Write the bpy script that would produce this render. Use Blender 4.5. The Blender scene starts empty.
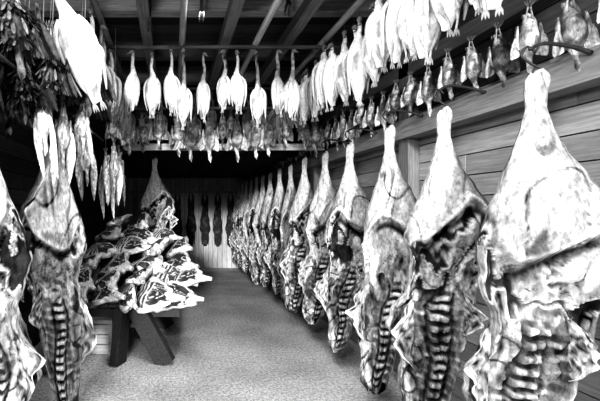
import bpy, math, random
from mathutils import Vector, noise, Matrix
R = random.Random(7)
S = bpy.context.scene
S.view_settings.view_transform = 'Standard'
for lk in ('High Contrast','Medium High Contrast'):
    try:
        S.view_settings.look = lk; print('look',lk); break
    except Exception as e: print('nolook',e)

# ---------------------------------------------------------------- materials
def mat_col(name, rough=0.6, bump=0.3, nscale=(60,60,60), lo=0.55, hi=1.15, spec=0.3):
    m = bpy.data.materials.new(name); m.use_nodes = True
    nt = m.node_tree; N = nt.nodes; L = nt.links
    b = N['Principled BSDF']; b.inputs['Roughness'].default_value = rough
    b.inputs['Specular IOR Level'].default_value = spec
    at = N.new('ShaderNodeAttribute'); at.attribute_name = 'Col'
    tc = N.new('ShaderNodeTexCoord'); mp = N.new('ShaderNodeMapping')
    mp.inputs['Scale'].default_value = nscale
    no = N.new('ShaderNodeTexNoise'); no.inputs['Scale'].default_value = 1.0
    no.inputs['Detail'].default_value = 6; no.inputs['Roughness'].default_value = 0.7
    mr = N.new('ShaderNodeMapRange'); mr.inputs[1].default_value = 0.34; mr.inputs[2].default_value = 0.66
    mr.inputs[3].default_value = lo; mr.inputs[4].default_value = hi
    mx = N.new('ShaderNodeVectorMath'); mx.operation = 'MULTIPLY'
    L.new(tc.outputs['Object'], mp.inputs[0]); L.new(mp.outputs[0], no.inputs['Vector'])
    L.new(no.outputs['Fac'], mr.inputs[0])
    L.new(at.outputs['Color'], mx.inputs[0]); L.new(mr.outputs[0], mx.inputs[1])
    L.new(mx.outputs[0], b.inputs['Base Color'])
    bp = N.new('ShaderNodeBump'); bp.inputs['Strength'].default_value = bump; bp.inputs['Distance'].default_value = 0.01
    L.new(no.outputs['Fac'], bp.inputs['Height']); L.new(bp.outputs[0], b.inputs['Normal'])
    return m
M_BEEF = mat_col('beef_flesh_fat', 0.8, 0.7, (60,60,26), 0.45, 1.2, 0.08)
M_SKIN = mat_col('poultry_skin', 0.7, 0.4, (60,60,40), 0.65, 1.15, .12)
M_FEA  = mat_col('feathers', 0.85, 0.6, (70,70,35), 0.35, 1.4, 0.1)
M_WY   = mat_col('plank_grain_lengthwise', 0.9, 0.3, (50,3.5,60), 0.68, 1.18, 0.1)
M_WX   = mat_col('plank_grain_across', 0.9, 0.3, (3.5,50,60), 0.6, 1.2, 0.1)
M_WZ   = mat_col('plank_grain_upright', 0.9, 0.3, (50,50,3.5), 0.6, 1.2, 0.1)
M_IRON = mat_col('dark_iron', 0.5, 0.1, (30,30,30), 0.7, 1.2, 0.5)
def floor_mat():
    m = bpy.data.materials.new('sawdust_floor'); m.use_nodes = True
    nt = m.node_tree; N = nt.nodes; L = nt.links; b = N['Principled BSDF']
    b.inputs['Roughness'].default_value = 0.95; b.inputs['Specular IOR Level'].default_value = 0.1
    tc = N.new('ShaderNodeTexCoord')
    n1 = N.new('ShaderNodeTexNoise'); n1.inputs['Scale'].default_value = 36; n1.inputs['Detail'].default_value = 8; n1.inputs['Roughness'].default_value = .95
    n2 = N.new('ShaderNodeTexNoise'); n2.inputs['Scale'].default_value = 1.3; n2.inputs['Detail'].default_value = 5
    r1 = N.new('ShaderNodeMapRange'); r1.inputs[1].default_value=.40; r1.inputs[2].default_value=.57; r1.inputs[3].default_value=.17; r1.inputs[4].default_value=.90
    r2 = N.new('ShaderNodeMapRange'); r2.inputs[1].default_value=.35; r2.inputs[2].default_value=.6; r2.inputs[3].default_value=.72; r2.inputs[4].default_value=1.05
    mu = N.new('ShaderNodeMath'); mu.operation='MULTIPLY'
    for n in (n1,n2): L.new(tc.outputs['Object'], n.inputs['Vector'])
    L.new(n1.outputs['Fac'], r1.inputs[0]); L.new(n2.outputs['Fac'], r2.inputs[0])
    L.new(r1.outputs[0], mu.inputs[0]); L.new(r2.outputs[0], mu.inputs[1])
    L.new(mu.outputs[0], b.inputs['Base Color'])
    bp = N.new('ShaderNodeBump'); bp.inputs['Strength'].default_value=.4; bp.inputs['Distance'].default_value=.01
    L.new(n1.outputs['Fac'], bp.inputs['Height']); L.new(bp.outputs[0], b.inputs['Normal'])
    return m
M_FLOOR = floor_mat()

# ---------------------------------------------------------------- mesh builder
class MB:
    def __init__(s): s.v=[]; s.f=[]; s.c=[]; s.sm=[]; s.mi=[]
    def add(s, vs, fs, cs, smooth=True, mi=0):
        o=len(s.v); s.v+= [tuple(p) for p in vs]; s.c += cs
        s.f += [tuple(i+o for i in f) for f in fs]; s.sm += [smooth]*len(fs); s.mi += [mi]*len(fs)
    def box(s, x0,x1,y0,y1,z0,z1, c, M=None, mi=0):
        vs=[Vector((x,y,z)) for x in (x0,x1) for y in (y0,y1) for z in (z0,z1)]
        if M: vs=[M@v for v in vs]
        fs=[(0,1,3,2),(4,6,7,5),(0,4,5,1),(2,3,7,6),(0,2,6,4),(1,5,7,3)]
        s.add(vs,fs,[c]*8,False,mi)
    def beam(s, a, b, w, h, c, mi=0):
        a=Vector(a); b=Vector(b); d=(b-a); l=d.length
        M=Matrix.Translation(a) @ d.to_track_quat('Z','Y').to_matrix().to_4x4()
        s.box(-w/2,w/2,-h/2,h/2,0,l,c,M,mi)
    def grid(s, rings, cols, closed=True, caps=True, mi=0):
        n=len(rings[0]); vs=[p for r in rings for p in r]; cs=[c for r in cols for c in r]; fs=[]
        for i in range(len(rings)-1):
            for j in range(n if closed else n-1):
                k=(j+1)%n
                fs.append((i*n+j, i*n+k, (i+1)*n+k, (i+1)*n+j))
        if caps and closed:
            fs.append(tuple(range(n))); fs.append(tuple((len(rings)-1)*n+j for j in reversed(range(n))))
        s.add(vs,fs,cs,True,mi)
    def tube(s, pts, n=10, col=.5, sub=4, mi=0):
        P=catmull(pts, sub); rings=[]; cols=[]
        for i,p in enumerate(P):
            a=Vector(P[max(i-1,0)][:3]); b=Vector(P[min(i+1,len(P)-1)][:3]); T=(b-a)
            T = T.normalized() if T.length>1e-9 else Vector((0,0,-1))
            X=Vector((1,0,0)) if abs(T.x)<.9 else Vector((0,1,0))
            A=(X-T*X.dot(T)).normalized(); B=T.cross(A); c=Vector(p[:3]); t=i/(len(P)-1)
            ring=[];cc=[]
            for j in range(n):
                g=2*math.pi*j/n
                q=c+A*math.cos(g)*p[3]+B*math.sin(g)*p[4]
                ring.append(q); cc.append(col(t,g,q) if callable(col) else col)
            rings.append(ring); cols.append(cc)
        s.grid(rings,cols,mi=mi)
    def obj(s, name, mats, loc=(0,0,0), link=True):
        me=bpy.data.meshes.new(name); me.from_pydata(s.v,[],s.f); me.update()
        at=me.color_attributes.new('Col','FLOAT_COLOR','POINT')
        buf=[]
        for c in s.c:
            c=max(0.,min(1.,c)); buf += [c,c,c,1.]
        at.data.foreach_set('color',buf)
        for m in (mats if isinstance(mats,list) else [mats]): me.materials.append(m)
        me.polygons.foreach_set('use_smooth', s.sm); me.polygons.foreach_set('material_index', s.mi)
        import bmesh
        bm=bmesh.new(); bm.from_mesh(me); bmesh.ops.recalc_face_normals(bm, faces=bm.faces); bm.to_mesh(me); bm.free()
        if not link: return me
        o=bpy.data.objects.new(name,me); o.location=loc; S.collection.objects.link(o); return o
def catmull(P, sub):
    out=[]
    for i in range(len(P)-1):
        p0=P[max(i-1,0)];p1=P[i];p2=P[i+1];p3=P[min(i+2,len(P)-1)]
        for k in range(sub):
            t=k/sub
            r=[]
            for d in range(5):
                a,b,c,e=p0[d],p1[d],p2[d],p3[d]
                r.append(.5*((2*b)+(-a+c)*t+(2*a-5*b+4*c-e)*t*t+(-a+3*b-3*c+e)*t**3))
            r[3]=max(r[3],.001); r[4]=max(r[4],.001); out.append(r)
    out.append(list(P[-1])); return out
def interp(T, x):
    if x<=T[0][0]: return T[0][1]
    for (a,va),(b,vb) in zip(T,T[1:]):
        if x<=b:
            t=(x-a)/(b-a); t=t*t*(3-2*t)*.5+t*.5; return va+(vb-va)*t
    return T[-1][1]
def nz(x,y,z): return noise.noise(Vector((x,y,z)))
def ss(a,b,x):
    t=max(0.,min(1.,(x-a)/(b-a))); return t*t*(3-2*t)
def put(me, name, loc, rot=(0,0,0), sc=(1,1,1)):
    o=bpy.data.objects.new(name,me); o.location=loc; o.rotation_euler=rot
    o.scale = sc if not isinstance(sc,(int,float)) else (sc,)*3
    S.collection.objects.link(o); return o

# ---------------------------------------------------------------- side of beef
LE=[(0,.026),(.015,.038),(.04,.040),(.08,.036),(.12,.05),(.18,.08),(.25,.125),(.32,.175),(.38,.21),(.43,.225),(.48,.19),(.55,.165),(.61,.20),(.67,.275),(.72,.29),(.78,.24),(.83,.21),(.90,.22),(.96,.20),(1,.15)]
RE=[(0,.026),(.015,.036),(.04,.040),(.08,.038),(.12,.055),(.18,.10),(.24,.17),(.30,.235),(.37,.275),(.44,.270),(.49,.285),(.53,.24),(.60,.18),(.70,.13),(.80,.09),(.90,.05),(.97,.0),(1,-.05)]
TH=[(0,.025),(.03,.034),(.07,.030),(.14,.055),(.25,.11),(.36,.15),(.45,.13),(.55,.10),(.7,.09),(.85,.085),(.95,.07),(1,.03)]
CC=[(0,0),(.36,0),(.46,.5),(.56,.9),(.85,.9),(.95,.5),(1,0)]
def beef(seed, L=2.1, mir=1, NV=280, NU=124):
    mb=MB(); rings=[];cols=[]; sd=seed*13.7
    rr=random.Random(seed); ja,jb=rr.uniform(-.04,.04),rr.uniform(-.04,.04)
    lipv=.38+rr.uniform(-.03,.02); tilt=rr.uniform(-.03,.06); amp=rr.uniform(.75,1.15)
    vt=[rr.uniform(.35,1.0) for _ in range(60)]
    for i in range(NV+1):
        v=i/NV; z=-.02-v*L
        le=interp(LE,min(1,max(0,v+ja*ss(.2,.5,v)*ss(1,.9,v)))); re=interp(RE,min(1,max(0,v+jb*ss(.2,.5,v)*ss(1,.9,v))))
        if v>.5: le*=1+(amp-1)*ss(.5,.65,v)
        le*=1+.22*nz(v*6,sd,1)*ss(.2,.4,v); re*=1+.20*nz(v*6,sd,5)*ss(.2,.4,v)
        w=(le+re)/2; t=interp(TH,v); cx=(re-le)/2; c=interp(CC,v)
        ring=[];cc=[]
        for j in range(NU):
            a=2*math.pi*j/NU; q=math.cos(a); s=math.sin(a)
            side = 1 if q>0 else -1
            rag=ss(.28,.45,v)
            edge=1+ (.10*nz(v*14,side*3+sd,2)+.06*nz(v*40,side*5+sd,7))*rag*q*q
            x=cx+w*q*edge
            n1=nz(x*5+sd, s*2, z*3.2); n2=nz(x*16+sd, s*3, z*7); n3=nz(x*42, s*4+sd, z*22)
            streak=nz(x*30+sd+4*n1, s*3, z*3); fine=nz(x*60+sd+6*n1,s*3,z*9)
            if s>=0:
                y=t*s*(1+.18*n1); col=.42+.30*n1+.25*streak+.12*n3
                if nz(x*7,sd+4,z*2.5)>.15: col*=.45
            else:
                k=-s
                y=-t*((1-c)*k + c*(.55*math.exp(-((k-.35)/.22)**2)) - c*.45*k*k*k)
                vl=lipv+.05*math.cos(q*3+sd)+tilt*q+.05*n1
                leg=ss(vl+.006,vl-.006,v)
                m1=nz(x*6+sd,1.5,z*2.4)
                y-= .030*abs(m1)*ss(.15,.28,v)*leg
                fat=.56+.10*n1+.20*streak+.16*n3+.14*fine
                # dark lean showing between fat in lengthwise slivers
                fat*=1-.65*ss(.22,.42,nz(x*20+sd+3*n1,3,z*2.8))*ss(.10,.2,v)
                sm=ss(.05,0,abs(m1))*ss(.10,.22,v)
                fat-=.45*sm
                rim=math.exp(-((v-vl+.012)/.009)**2)
                fat+=.4*rim; y-=.028*math.exp(-((v-vl+.016)/.013)**2)*ss(1,.8,abs(q))
                wx=x*5+1.2*n1+sd; wz=z*5+1.0*n2
                f=nz(wx,wz,2.2)+.30*nz(wx*2.3,wz*2.1,5)
                hol=math.exp(-((v-vl-.030)/.018)**2)*ss(.95,.5,abs(q-.05))
                cut=.40+.30*n2+.25*n3+.35*streak+.2*fine
                cut+= .50*ss(.05,.09,f)*ss(.20,.15,f)
                cut*= 1-.90*ss(.18,.23,f)
                cut*= 1-.85*ss(.035,.0,abs(f+.14))
                cut+= .35*ss(-.25,-.34,f)
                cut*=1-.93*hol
                e=math.sqrt(((q-.35)/.17)**2+((v-vl-.085)/.035)**2)+.5*n2
                be=ss(1.0,.88,e); cut=cut*(1-be)+be*(.80+.4*n2)
                y-=(1-leg)*.03*ss(1.2,.4,e)
                col=fat*leg+cut*(1-leg)
                y+=(1-leg)*(.045*hol+.025*ss(.08,.24,f)-.012*ss(.02,.12,f)*ss(.22,.16,f))*ss(.98,.8,abs(q))
                rb=ss(.54,.62,v+.06*n1+.04*n2)*ss(.995,.965,v)*ss(.98,.88,abs(q))
                if rb>0:
                    qs=.22+.16*math.sin(v*7+sd)
                    base=(v*L/.062)*2*math.pi+2.2*nz(v*7,sd,0)
                    bp_=base+.8*n1+1.2*n2+ (q-qs)*2.0
                    ph=base + (q-qs)*3.6*(1 if q>qs else -1)+ 2.6*n1+1.2*n2
                    rib=.5+.5*math.sin(ph); bone=ss(.45,.9,rib)
                    pat=ss(0,.35,nz(x*8+sd,v*14,8)+.5*n2)
                    inner=(.14+.35*abs(n2)+.30*streak)+ bone*(.12+.50*pat)
                    fl=ss(-.15,-.35,q+.5*n1+.25*n2)
                    flank=.52+.35*n2+.40*streak+.25*n3+.2*fine
                    flank*=1-.85*ss(.07,.03,abs(nz(x*10+sd,v*16,3)))
                    flank*=1-.7*ss(.2,.32,nz(x*13+sd,z*6,6))
                    inner=inner*(1-fl)+fl*flank
                    d=abs(q-qs); y-=rb*.008*bone*(1-fl); y-=fl*rb*.02*(1+n1)
                    cw=.24+.10*n1+.05*n2
                    if d<cw:
                        ve=.5+.5*math.sin(bp_); blk=ss(.28,.58,ve); core=ss(cw,cw*.7,d)
                        tone=vt[int(base/(2*math.pi)+.25)%60]
                        inner=inner*(1-core)+core*(.04+blk*(tone+.5*n2+.3*n3))
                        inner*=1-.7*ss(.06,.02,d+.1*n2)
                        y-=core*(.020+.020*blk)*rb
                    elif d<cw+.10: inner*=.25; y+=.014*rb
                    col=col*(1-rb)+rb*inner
                if abs(q)>.96 and v>.4: col=.70+.4*n2
                if v>.95: col=min(col,.40+.9*n2)
            y+= (.012*n2+.010*n1)*ss(.12,.3,v)
            ring.append(Vector((mir*x,y,z))); cc.append(col)
        rings.append(ring);cols.append(cc)
    mb.grid(rings,cols)
    mb.tube([(mir*.01,.0,.0,.016,.016),(mir*.02,.0,-.04,.030,.026),(mir*.01,0,-.09,.036,.028),(0,0,-.16,.03,.03)],10,lambda t,g,q:.55+.5*nz(q.x*30,q.y*30,q.z*30))
    for (x0,v0,v1,wd,sg) in ((.22,.42,.58,.10,1),(-.17,.58,.80,.11,-1),(.10,.55,.68,.08,1)):
        rg=[];cl=[]
        for i in range(26):
            v=i/25; row=[];cr=[]
            for j in range(12):
                u=j/11; x=mir*(x0+sg*wd*u*math.sin(v*math.pi)*(1+.7*nz(v*7,sd,u))); zz=-L*(v0+(v1-v0)*v)-.05*u
                row.append(Vector((x,-.04-.06*u*math.sin(v*3.1)+.04*nz(v*6,u*4,sd+3),zz)))
                cr.append(.42+.9*nz(v*14,u*6,sd) if u<.85 else .85)
            rg.append(row);cl.append(cr)
        mb.grid(rg,cl,closed=False,caps=False)
    mb.tube([(0,.0,.09,.006,.006),(-.03,0,.12,.006,.006),(-.05,0,.08,.006,.006),(-.02,0,.04,.006,.006),(.02,0,0,.006,.006),(.02,0,-.05,.006,.006)],6,.03,mi=1)
    return mb.obj('side_of_beef',[M_BEEF,M_IRON],link=False)
BE=[beef(1),beef(2),beef(3),beef(4),beef(5,mir=-1),beef(6,mir=-1),beef(7)]
ys=[1.86,2.49,3.11,3.80,4.41,5.10,5.72,6.30,6.9,7.45,8.0,8.55,9.1,9.6,10.05]
order=[0,1,2,3,6,1,2,3,0,6,3,2,1,3,0]
for k,y in enumerate(ys):
    rz=math.radians(-24+R.uniform(-12,12)) if k>1 else math.radians([-20,-24][k])
    sw=[1.12,1.0,.95,.94,.90][k] if k<5 else R.uniform(.80,.96)
    put(BE[order[k]],'side_of_beef',(1.78,y,2.29+R.uniform(-.02,.02)),(math.radians(R.uniform(-2,2)),math.radians(R.uniform(-1,2)),rz),(sw,sw,[1.0,1.0,1.03,1.0,.96][k] if k<5 else 1.0+R.uniform(-.03,.02)))
put(BE[4],'side_of_beef',(-1.0,2.0,2.26),(0,0,math.radians(20)),(1.0,.95,1.02))
put(BE[5],'side_of_beef',(-1.24,2.55,2.24),(0,0,math.radians(30)),(.95,.9,1.02))
put(BE[5],'side_of_beef',(-.88,2.9,2.26),(0,0,math.radians(14)),(1.05,.9,1.06))
put(BE[4],'side_of_beef',(-1.2,3.6,2.26),(0,0,math.radians(14)),(.9,.9,1.0))
put(BE[1],'side_of_beef',(-.26,5.66,2.38),(0,0,math.radians(5)),(1.0,.9,.85))
for y in ys:
    mb=MB(); mb.tube([(1.75,y,2.385,.008,.008),(1.82,y,2.415,.009,.009),(1.95,y,2.40,.009,.009),(2.05,y,2.37,.012,.012)],6,.04)
    mb.obj('iron_meat_hook',M_IRON)

# ---------------------------------------------------------------- poultry
def feather_col(sd,a,b,sc=30):
    return lambda t,g,q: a+(b-a)*ss(-.25,.25,nz(q.x*sc+sd,q.y*sc,q.z*sc*.5))
def goose(seed, neck=.26, fat=1.0, darkneck=.2, tone=.8):
    mb=MB(); r=random.Random(seed); b=-.05-neck; f=fat
    def c(t,g,q):
        d=ss(b-.07,b+.05,q.z+.06*nz(q.x*20,q.y*20,seed)); base=tone+.35*nz(q.x*11+seed,q.y*9,q.z*7)
        if nz(q.x*16,q.y*16,q.z*9+seed)>.34: base*=.45
        return base*(1-d)+d*(darkneck+.35*nz(q.x*40,q.z*30,seed))
    k1,k2=r.uniform(-.012,.012),r.uniform(-.02,.02)
    mb.tube([(0,0,-.05,.012,.012),(.004+k1,0,-.10,.017,.018),(k2,.01,-.05-neck*.6,.019,.02),(0,.01,b,.034*f,.034*f),(0,0,b-.06,.058*f,.058*f),(0,-.005,b-.14,.076*f,.08*f),(0,-.01,b-.22,.076*f,.083*f),(k1,0,b-.29,.054*f,.056*f),(k1,.005,b-.335,.03,.028),(0,.01,b-.37,.018,.008)],14,c)
    mb.tube([(0,.01,-.055,.012,.012),(.0,-.01,-.045,.022,.02),(0,-.035,-.055,.017,.016),(0,-.055,-.07,.010,.006),(0,-.08,-.085,.008,.003)],8,.25)
    for s in (-1,1):
        o=r.uniform(0,.025)
        mb.tube([(s*.045*f,.0,b-.03,.012,.015),(s*(.074+o)*f,.0,b-.09,.015,.032),(s*(.080+o)*f,.0,b-.18,.013,.036),(s*(.072+o)*f,.005,b-.26,.010,.024),(s*(.058+o),.01,b-.33,.004,.008)],8,.5)
        k=r.uniform(-.02,.02)
        mb.tube([(s*.032,-.045,b-.22,.024,.024),(s*.034,-.04,b-.29,.013,.013),(s*.02+k,-.03,b-.34,.006,.006),(s*.014+k,-.03,b-.38,.006,.006)],7,.45)
        for a in (-1,0,1):
            mb.tube([(s*.014+k,-.03,b-.375,.005,.004),(s*.014+k+a*.008,-.035,b-.395,.006,.003),(s*.014+k+a*.012,-.036,b-.415,.002,.002)],5,.3,sub=2)
    mb.tube([(0,0,.02,.003,.003),(0,0,-.06,.003,.003)],5,.05,sub=1,mi=1)
    mb.tube([(-.014,0,-.075,.004,.004),(0,-.02,-.08,.004,.004),(.014,0,-.075,.004,.004)],5,.05,mi=1)
    return mb.obj('plucked_goose',[M_SKIN,M_IRON],link=False)
GE=[goose(1,.26,.92,.3,.8),goose(2,.20,1.02,.5,.9),goose(3,.32,.86,.15,.75),goose(4,.2,1.05,.6,.85),goose(8,.24,.80,.2,.6)]
GR=[goose(5,.10,.95,.8,1.),goose(6,.13,1.0,.9,1.0),goose(7,.08,.92,.8,.95),goose(9,.12,.9,.7,.85)]

def blade(mb, root, d, l, w, c, nrm=(0,-1,0), curl=-.15):
    d=Vector(d).normalized(); n=Vector(nrm).normalized(); a=d.cross(n)
    a = a.normalized() if a.length>1e-5 else Vector((1,0,0)); r0=Vector(root)
    pts=[]; fs=[]; cs=[]
    for i,(t,k) in enumerate(((0,.3),(.3,.9),(.7,1),(.92,.6),(1,.05))):
        for s,o in ((-1,0),(0,.12),(1,0)):
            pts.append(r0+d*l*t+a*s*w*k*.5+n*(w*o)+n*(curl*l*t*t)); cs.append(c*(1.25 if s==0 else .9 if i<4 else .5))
    for i in range(4):
        for j in range(2): fs.append((i*3+j,i*3+j+1,i*3+j+4,i*3+j+3))
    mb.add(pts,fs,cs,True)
def gamebird(seed, a=.15, b=.7, spread=.5, string=.04, name='hanging_grouse', wing_l=.10, shaggy=0, longwing=False, fat=1.0):
    mb=MB(); r=random.Random(seed); fc=feather_col(seed*3.1,a,b,38); z0=-string
    mb.tube([(0,0,0,.003,.003),(0,0,z0,.003,.003)],5,.05,sub=1,mi=1)
    for s in (-1,1):
        mb.tube([(s*.006,0,z0,.005,.005),(s*.014,0,z0-.05,.006,.006),(s*.020,0,z0-.085,.016,.016),(s*.018,0,z0-.12,.024,.026)],7,.45)
        for k in (-1,0,1):
            mb.tube([(s*.006,0,z0,.003,.003),(s*.012+k*.008,-.01,z0+.02,.002,.002),(s*.014+k*.014,-.015,z0+.035,.0015,.0015)],4,.3,sub=1)
    f=fat
    mb.tube([(0,.015,z0-.06,.016*f,.010*f),(0,.0,z0-.10,.030*f,.030*f),(0,-.008,z0-.15,.044*f,.050*f),(0,-.010,z0-.20,.050*f,.056*f),(0,0,z0-.245,.038*f,.042*f),(0,0,z0-.275,.022,.022),(.004,-.004,z0-.32,.014,.014),(.006,-.008,z0-.345,.018,.020),(.006,-.014,z0-.365,.013,.015),(.006,-.02,z0-.377,.006,.006),(.006,-.026,z0-.39,.002,.002)],14,fc)
    for s in (-1,1):
        wl=wing_l*(2.4 if longwing else 1)
        mb.tube([(s*.040*f,0,z0-.235,.012,.014),(s*(.052+.03*spread)*f,.0,z0-.20,.012,.020),(s*(.05+.06*spread)*f,.0,z0-.15,.010,.024),(s*(.045+.07*spread)*f,.005,z0-.10,.006,.012)],8,fc)
        for k in range(6):
            u=k/5
            blade(mb,(s*(.040+.02*u+.06*spread*u)*f,-.006*k+.01,z0-.20+.03*u),(s*(.06+.5*spread*u),0,-1),wl*(.7+.5*(1-u if longwing else u)),.026 if not longwing else .034,(a+(b-a)*r.random()))
    for k in range(4):
        blade(mb,((k-1.5)*.008,.02,z0-.09),((k-1.5)*.08,.12,1),.07,.020,a+(b-a)*r.random())
    for k in range(shaggy):
        g=r.uniform(0,2*math.pi); u=r.random(); rad=(.03+.03*math.sin(u*math.pi))*f
        p=(math.cos(g)*rad,math.sin(g)*rad,z0-.08-.17*u)
        o=Vector((math.cos(g),math.sin(g),0))
        blade(mb,p,o*r.uniform(.5,1.3)+Vector((r.uniform(-.3,.3),0,-1)),r.uniform(.04,.08),.016,(a+(b-a)*r.random()**2),nrm=o,curl=-.1)
    return mb.obj(name,[M_FEA,M_IRON],link=False)
SB=[gamebird(11,.35,1.0,.02),gamebird(12,.2,.8,.15),gamebird(13,.12,.6,.05),gamebird(14,.5,1,.1),gamebird(15,.3,.9,.6)]
TK=[gamebird(21,.01,.20,.5,.05,'hanging_turkey',.13,260,fat=1.2),gamebird(22,.02,.65,.4,.05,'hanging_turkey',.13,240,fat=1.2),gamebird(23,.0,.09,.6,.05,'hanging_turkey',.13,260,fat=1.3)]
DK=[gamebird(31,.55,1.,.06,.05,'hanging_duck',.11,0,True),gamebird(32,.3,.9,.15,.05,'hanging_duck',.10,30,True)]

for k in range(11):
    x=-.58+k*.178+R.uniform(-.03,.03)
    put(R.choice(GE),'plucked_goose',(x,3.8+R.uniform(-.05,.05),3.22),(0,R.uniform(-.04,.04),R.uniform(-.9,.9)),(R.uniform(.8,1.05),.95,R.uniform(.93,1.08)))
for k in range(14):
    x=-.75+k*.20+R.uniform(-.04,.04)
    put(R.choice(SB),'hanging_grouse',(x,4.85,2.86+R.uniform(-.04,.02)),(0,0,R.uniform(-.6,.6)),R.uniform(1.1,1.5))
for k in range(10):
    x=-.60+k*.235+R.uniform(-.03,.03)
    put(R.choice(GE),'plucked_goose',(x,5.35,3.27),(0,0,R.uniform(-.6,.6)),R.uniform(.85,1.0))
y=1.75
while y<5.7:
    put(R.choice(GR),'plucked_goose',(1.5+R.uniform(-.03,.03),y,3.20+R.uniform(-.03,.03)),(R.uniform(-.04,.04),R.uniform(-.04,.04),-.5+R.uniform(-.5,.5)),(R.uniform(1.0,1.2),1,R.uniform(1.1,1.3)))
    y+=.16
y=1.74
while y<7.5:
    put(R.choice(SB[:4]),'hanging_grouse',(2.04,y,2.78+R.uniform(-.03,.03)),(0,R.uniform(-.08,.08),math.radians(-35)+R.uniform(-.4,.4)),(.95,.95,R.uniform(.88,1.10)))
    y+=.215
y=3.0
while y<5.2:
    put(R.choice(GE),'plucked_goose',(-.62+R.uniform(-.04,.04),y,3.20),(0,0,R.uniform(-.3,.9)),R.uniform(.95,1.1)); y+=.24
put(GE[3],'plucked_turkey',(-.80,2.35,3.22),(0,math.radians(-20),.2),(1.3,1.3,1.6))
put(GE[1],'plucked_turkey',(-.86,2.8,3.22),(0,math.radians(-8),.2),(1.2,1.2,1.2))
hang=[]
for (x,yy,z,s,m) in ((-.92,2.1,2.95,1.45,0),(-1.05,1.95,2.75,1.4,1),(-.60,2.6,2.78,1.3,0),(-1.12,2.4,3.0,1.6,2),(-.95,2.5,2.72,1.3,1),(-.80,2.5,2.86,1.3,2),(-1.3,2.8,3.0,1.7,0),(-1.2,2.2,2.7,1.5,2),(-1.0,2.9,2.9,1.5,2),(-.72,2.95,2.8,1.4,2),(-1.35,3.2,2.9,1.6,1),(-.9,2.3,2.6,1.1,2),(-1.1,2.3,2.66,1.3,0),(-.74,2.35,2.70,1.1,0)):
    put(TK[m],'hanging_turkey',(x,yy,z),(R.uniform(-.1,.1),R.uniform(-.15,.15),R.uniform(-.8,.8)),s); hang.append((x,yy,z))
for (x,yy,z,s,m) in ((-.84,2.45,2.46,1.05,0),(-.74,2.6,2.40,1.1,1),(-.66,2.75,2.46,.95,1),(-.55,3.6,2.30,1.1,1),(-.68,3.9,2.26,1.2,0),(-.60,4.3,2.36,1.2,1),(-.78,3.4,2.4,1.2,1)):
    put(DK[m],'hanging_duck',(x,yy,z),(0,R.uniform(-.08,.08),R.uniform(-.5,.8)),(s*.8,s*.8,s*1.12)); hang.append((x,yy,z))

# ---------------------------------------------------------------- rails / poles
def pole(name,a,b,r,c=.25,mat=None):
    mb=MB(); a=Vector(a);b=Vector(b); P=[]
    for i in range(7):
        t=i/6; p=a.lerp(b,t); P.append((p.x+.008*nz(t*5,a.x,a.z),p.y,p.z+.008*nz(a.y,t*5,2),r*(1+.06*math.sin(i*2)),r))
    mb.tube(P,10,lambda t,g,q:c+.1*nz(q.x*9,q.y*9,q.z*9),sub=3)
    return mb.obj(name,mat or M_WY)
pole('hanging_pole',(-.78,3.8,3.23),(1.7,3.8,3.23),.020,.12,M_WX)
pole('hanging_pole',(-1.55,4.85,2.90),(2.15,4.85,2.90),.020,.12,M_WX)
pole('hanging_pole',(-1.55,5.35,3.31),(2.15,5.35,3.31),.022,.12,M_WX)
for x,c in ((-.62,.2),(.1,.35),(.84,.5),(1.5,.4)):
    pole('hanging_pole',(x,-.4,3.26),(x,5.9,3.26),.03,c)
pole('meat_rail',(-.98,-.3,2.40),(-.80,4.4,2.40),.012,.03,M_IRON)
pole('meat_rail',(-1.2,-.3,2.40),(-1.2,4.4,2.40),.012,.03,M_IRON)
pole('meat_rail',(-.9,5.66,2.49),(.4,5.66,2.49),.012,.03,M_IRON)
mb=MB()
for (x,yy,z) in hang: mb.tube([(x,yy,z,.003,.003),(x*.97,yy,3.32,.003,.003)],5,.2,sub=1)
mb.obj('hanging_strings',M_IRON)

# ---------------------------------------------------------------- meat table
def slab(seed, lx=.34, ly=.22, lz=.085, nm='beef_cut'):
    mb=MB(); rings=[];cols=[]; sd=seed*7.3; NA=80;NB=60
    for i in range(NB+1):
        f=math.pi*i/NB; row=[];cr=[]
        for j in range(NA):
            g=2*math.pi*j/NA
            sx=math.copysign(abs(math.cos(g))**.8,math.cos(g))*math.sin(f)**.6; sy=math.copysign(abs(math.sin(g))**.8,math.sin(g))*math.sin(f)**.6; sz=math.cos(f)
            n1=nz(sx*1.3+sd,sy*1.3,sz); n2=nz(sx*3.5+sd,sy*3.5,sz*2)
            k=1+.34*n1+.10*n2; tap=1-.35*sx
            x=lx*sx*k; yy=ly*sy*k*tap; z=lz*sz*(1+.3*n1)+.06*(sx*sx)*-1
            rr=math.sqrt(sx*sx+sy*sy)
            st=nz(x*7+sd,yy*22,2)
            col=.75+.3*n2+.3*st
            if sz>0:
                edge=rr+.25*n2+.2*n1
                lean=ss(.90,.84,edge)
                seam=ss(.09,.03,abs(nz(x*3+sd,yy*9+2*n1,9)))
                l=.04+.10*abs(n2)+.1*max(0,st); l=l*(1-seam)+.85*seam
                if sd%2>1 and sx<.1: l=.8 if math.sin(x/.04*math.pi+2*n1)>-.1 else .07
                col=col*(1-lean)+l*lean; z-=.012*lean
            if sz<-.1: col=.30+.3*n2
            row.append(Vector((x,yy,z))); cr.append(col)
        rings.append(row);cols.append(cr)
    mb.grid(rings,cols)
    mb.tube([(lx*.6,0,-.03,.08,.06),(lx*.95,.01,-.05,.06,.05),(lx*1.2,.02,-.07,.038,.035),(lx*1.38,.02,-.08,.03,.03),(lx*1.42,.02,-.082,.015,.015)],12,lambda t,g,q:.8+.5*nz(q.x*14+sd,q.y*14,q.z*14) if t<.93 else .3)
    return mb.obj(nm,[M_BEEF],link=False)
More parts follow.
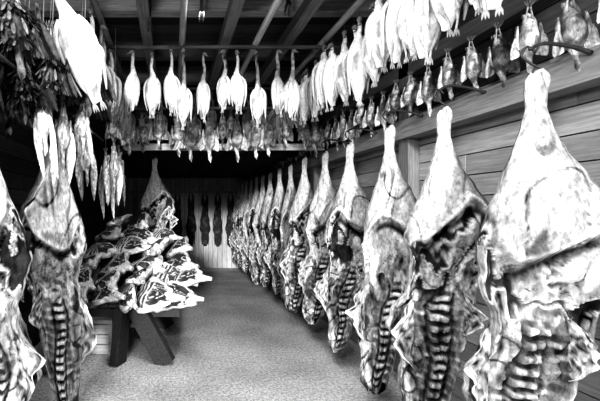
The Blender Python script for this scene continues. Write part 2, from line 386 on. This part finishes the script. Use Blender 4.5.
CU=[slab(i) for i in range(1,7)]
rows=[(4.04,.70,(-1.0,-.74,-.48,-.22,.02),48),(4.22,.84,(-1.02,-.70,-.36,-.04,.13),36),(4.48,.98,(-1.0,-.66,-.30,.04),34),(4.78,1.12,(-.92,-.55,-.20,.08),36),(5.05,1.27,(-.84,-.48,-.14),34),(5.3,1.42,(-.74,-.46),32)]
k=0
for (y,z,xs,pt) in rows:
    for x in xs:
        put(CU[k%6],'beef_cut',(x,y+R.uniform(-.04,.04),z+R.uniform(-.03,.03)),(math.radians(pt+R.uniform(-8,8)),math.radians(R.uniform(-8,8)),math.radians(-55+R.uniform(-35,35))),R.uniform(.64,.88)); k+=1
mb=MB()
for i in range(5):
    x0=-1.15+i*.245; mb.box(x0,x0+.235,3.98,5.45,.58,.625,.08+.04*R.random())
for y in (4.1,5.3):
    mb.box(-1.15,.08,y-.05,y+.05,.46,.58,.08)
    for (xa,xb) in ((-.52,-.56),(-.38,-.06),(-1.05,-1.15)):
        mb.beam((xa,y-.06,.56),(xb,y-.16,0.01),.09,.20,.06)
mb.beam((-1.0,4.15,.3),(-1.0,5.3,.3),.08,.05,.15); mb.beam((-.42,4.15,.34),(-.42,5.3,.34),.08,.05,.1)
tb=mb.obj('butcher_trestle_table',M_WY)
mb=MB()
for i in range(5):
    x0=-1.1+i*.23; mb.beam((x0+.1,4.35,.66),(x0+.1,5.45,1.16),.20,.03,.12)
for x in (-1.08,.02): mb.beam((x,5.42,.62),(x,5.42,1.16),.06,.06,.15)
mb.obj('sloping_rack',M_WY)
mb=MB()
for i in range(4): mb.box(-.93,-.66,4.20,4.24,.01+i*.11,.11+i*.11,.55)
mb.box(-.93,-.90,4.24,4.6,.0,.44,.5); mb.box(-.69,-.66,4.24,4.6,.0,.44,.5); mb.box(-.93,-.66,4.57,4.6,0,.44,.5)
mb.box(-.93,-.89,4.18,4.20,0,.45,.5); mb.box(-.70,-.66,4.18,4.20,0,.45,.5)
mb.obj('wooden_crate',M_WX)

# ---------------------------------------------------------------- dark carcasses on back wall
def hide(seed):
    mb=MB(); rg=[];cl=[]
    W=[(0,.09),(.08,.10),(.2,.075),(.35,.09),(.55,.13),(.7,.14),(.8,.10),(.9,.07),(1,.05)]
    for i in range(50):
        v=.18+.82*i/49; w=interp(W,v)*(1+.3*nz(v*7,seed,0)); row=[];cr=[]
        for j in range(14):
            g=2*math.pi*j/14; row.append(Vector((w*math.cos(g)+.03*nz(v*3,seed,4),.045*math.sin(g),-v*1.42))); cr.append(.04+.08*ss(.1,.4,nz(v*12,math.cos(g)*2,seed)))
        rg.append(row);cl.append(cr)
    mb.grid(rg,cl)
    for s in (-1,1):
        mb.tube([(s*.03,0,0,.012,.012),(s*.06,0,-.10,.022,.022),(s*.05,0,-.22,.045,.04),(s*.03,0,-.32,.06,.045)],8,.06)
        mb.tube([(s*.07,-.02,-1.05,.03,.03),(s*.09,-.03,-1.2,.02,.02),(s*.08,-.03,-1.38,.012,.012)],8,.06)
    mb.tube([(-.05,0,.02,.006,.006),(0,0,.05,.006,.006),(.05,0,.02,.006,.006)],5,.03,sub=1,mi=1)
    return mb.obj('hanging_carcass',[M_FEA,M_IRON],link=False)
PE=[hide(1),hide(2),hide(3)]
for k,x in enumerate((.15,.52,.90,1.25,1.6)):
    put(PE[k%3],'hanging_carcass',(x,10.38,2.04),(0,0,0),(.95,.9,R.uniform(.93,1.03)))

# ---------------------------------------------------------------- room shell
XR,XL,YB,ZC=2.2,-1.6,10.5,3.6
mb=MB(); mb.add([(XL-.3,-.6,0),(XR+.3,-.6,0),(XR+.3,YB+.2,0),(XL-.3,YB+.2,0)],[(0,1,2,3)],[.4]*4,False); mb.box(XL-.3,XR+.3,-.6,YB+.2,-.2,-.001,.3)
mb.obj('floor',M_FLOOR)
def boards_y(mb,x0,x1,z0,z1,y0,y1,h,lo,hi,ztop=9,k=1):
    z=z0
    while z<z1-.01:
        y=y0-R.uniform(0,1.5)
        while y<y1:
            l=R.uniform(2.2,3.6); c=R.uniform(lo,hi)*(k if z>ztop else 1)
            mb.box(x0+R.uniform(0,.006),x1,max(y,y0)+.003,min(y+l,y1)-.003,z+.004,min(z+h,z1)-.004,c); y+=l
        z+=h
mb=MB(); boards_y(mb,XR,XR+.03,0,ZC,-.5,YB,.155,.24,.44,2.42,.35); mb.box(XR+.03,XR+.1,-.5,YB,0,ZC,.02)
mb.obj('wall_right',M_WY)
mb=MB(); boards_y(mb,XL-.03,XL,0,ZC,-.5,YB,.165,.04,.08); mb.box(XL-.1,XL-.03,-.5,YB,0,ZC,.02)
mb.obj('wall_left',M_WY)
mb=MB(); x=XL
while x<XR-.01:
    mb.box(x+.004,min(x+.13,XR)-.004,YB,YB+.03,0,2.6,R.uniform(.42,.62)); x+=.13
mb.box(XL,XR,YB+.03,YB+.1,0,2.6,.02)
mb.box(XL,XR,YB-.03,YB,2.06,2.12,.4)
mb.obj('wall_back',M_WZ)
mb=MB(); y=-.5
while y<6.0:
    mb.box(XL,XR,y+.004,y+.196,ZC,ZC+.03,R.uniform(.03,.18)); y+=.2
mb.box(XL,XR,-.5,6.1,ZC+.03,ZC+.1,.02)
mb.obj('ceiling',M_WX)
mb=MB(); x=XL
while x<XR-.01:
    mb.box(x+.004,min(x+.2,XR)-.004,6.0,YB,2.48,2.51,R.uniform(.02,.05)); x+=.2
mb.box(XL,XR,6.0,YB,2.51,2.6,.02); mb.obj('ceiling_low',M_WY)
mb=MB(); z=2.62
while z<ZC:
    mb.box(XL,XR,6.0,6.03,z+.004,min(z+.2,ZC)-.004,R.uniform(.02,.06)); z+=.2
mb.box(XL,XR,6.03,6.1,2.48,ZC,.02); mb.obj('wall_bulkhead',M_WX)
mb=MB(); mb.box(-.62,2.0,4.98,5.04,2.385,2.47,.55); mb.obj('trim_1',M_WX)
for i,y in enumerate((1.2,2.5,3.55,4.6,5.5)):
    mb=MB(); mb.box(XL,XR,y-.06,y+.06,ZC-.17,ZC,.12 if i%2 else .3); mb.obj('ceiling_joist',M_WX)
for x in (-.25,.55,1.2):
    mb=MB(); mb.box(x-.05,x+.05,-.4,5.99,3.32,3.43,.2); mb.obj('ceiling_stringer',M_WY)
mb=MB(); mb.box(2.06,XR,-.5,YB,2.24,2.40,.36); mb.obj('wall_timber',M_WY)
mb=MB(); mb.box(2.10,XR,-.5,6.0,2.80,2.93,.15); mb.obj('wall_timber',M_WY)
for y in (1.2,3.45,5.7,7.9):
    mb=MB(); mb.box(2.10,XR,y-.07,y+.07,0,ZC if y<6 else 2.5,.25); mb.obj('wall_post',M_WZ)
for (x,y) in ((.25,3.2),(.95,3.1),(-.2,3.4)):
    mb=MB(); rg=[];cl=[]
    for i in range(9):
        a=i/8; rr=(.05,.055,.04,.035,.035,.04,.055,.05,.03)[i]
        rg.append([Vector((x-.02+.04*a,y+rr*math.cos(g*math.pi/8),3.24+rr*math.sin(g*math.pi/8))) for g in range(16)]); cl.append([.05]*16)
    mb.grid(rg,cl); mb.beam((x,y,3.24),(x,y,3.6),.03,.015,.05); mb.obj('rail_pulley',M_IRON)

# ---------------------------------------------------------------- light
w=bpy.data.worlds.new('World'); S.world=w; w.use_nodes=True
w.node_tree.nodes['Background'].inputs[0].default_value=(1,1,1,1); w.node_tree.nodes['Background'].inputs[1].default_value=.42
def sun(d,e,ang):
    l=bpy.data.lights.new('fill_sun','SUN'); l.energy=e; l.angle=math.radians(ang)
    o=bpy.data.objects.new('fill_sun',l); o.rotation_euler=Vector(d).to_track_quat('-Z','Y').to_euler(); S.collection.objects.link(o)
sun((.15,1,-.16),3.3,5)  # added sun through the open end, fills the room along its depth
l=bpy.data.lights.new('flash_lamp','AREA'); l.energy=58; l.size=.4
o=bpy.data.objects.new('flash_lamp',l); o.location=(-.5,-.2,2.75); o.rotation_euler=Vector((.2,1,-.1)).to_track_quat('-Z','Y').to_euler(); S.collection.objects.link(o)
l=bpy.data.lights.new('aisle_fill','AREA'); l.energy=62; l.shape='RECTANGLE'; l.size=.5; l.size_y=2.5  # added area fill to brighten the aisle floor, not a fixture
o=bpy.data.objects.new('aisle_fill',l); o.location=(.4,2.0,3.25); S.collection.objects.link(o)

cam=bpy.data.cameras.new('camera'); co=bpy.data.objects.new('camera',cam); S.collection.objects.link(co)
co.location=(0,0,1.6); co.rotation_euler=(math.pi/2,0,0)
cam.sensor_width=36; cam.lens=22.8; cam.shift_x=128/600; cam.shift_y=9.5/600; cam.clip_start=.02
S.camera=co
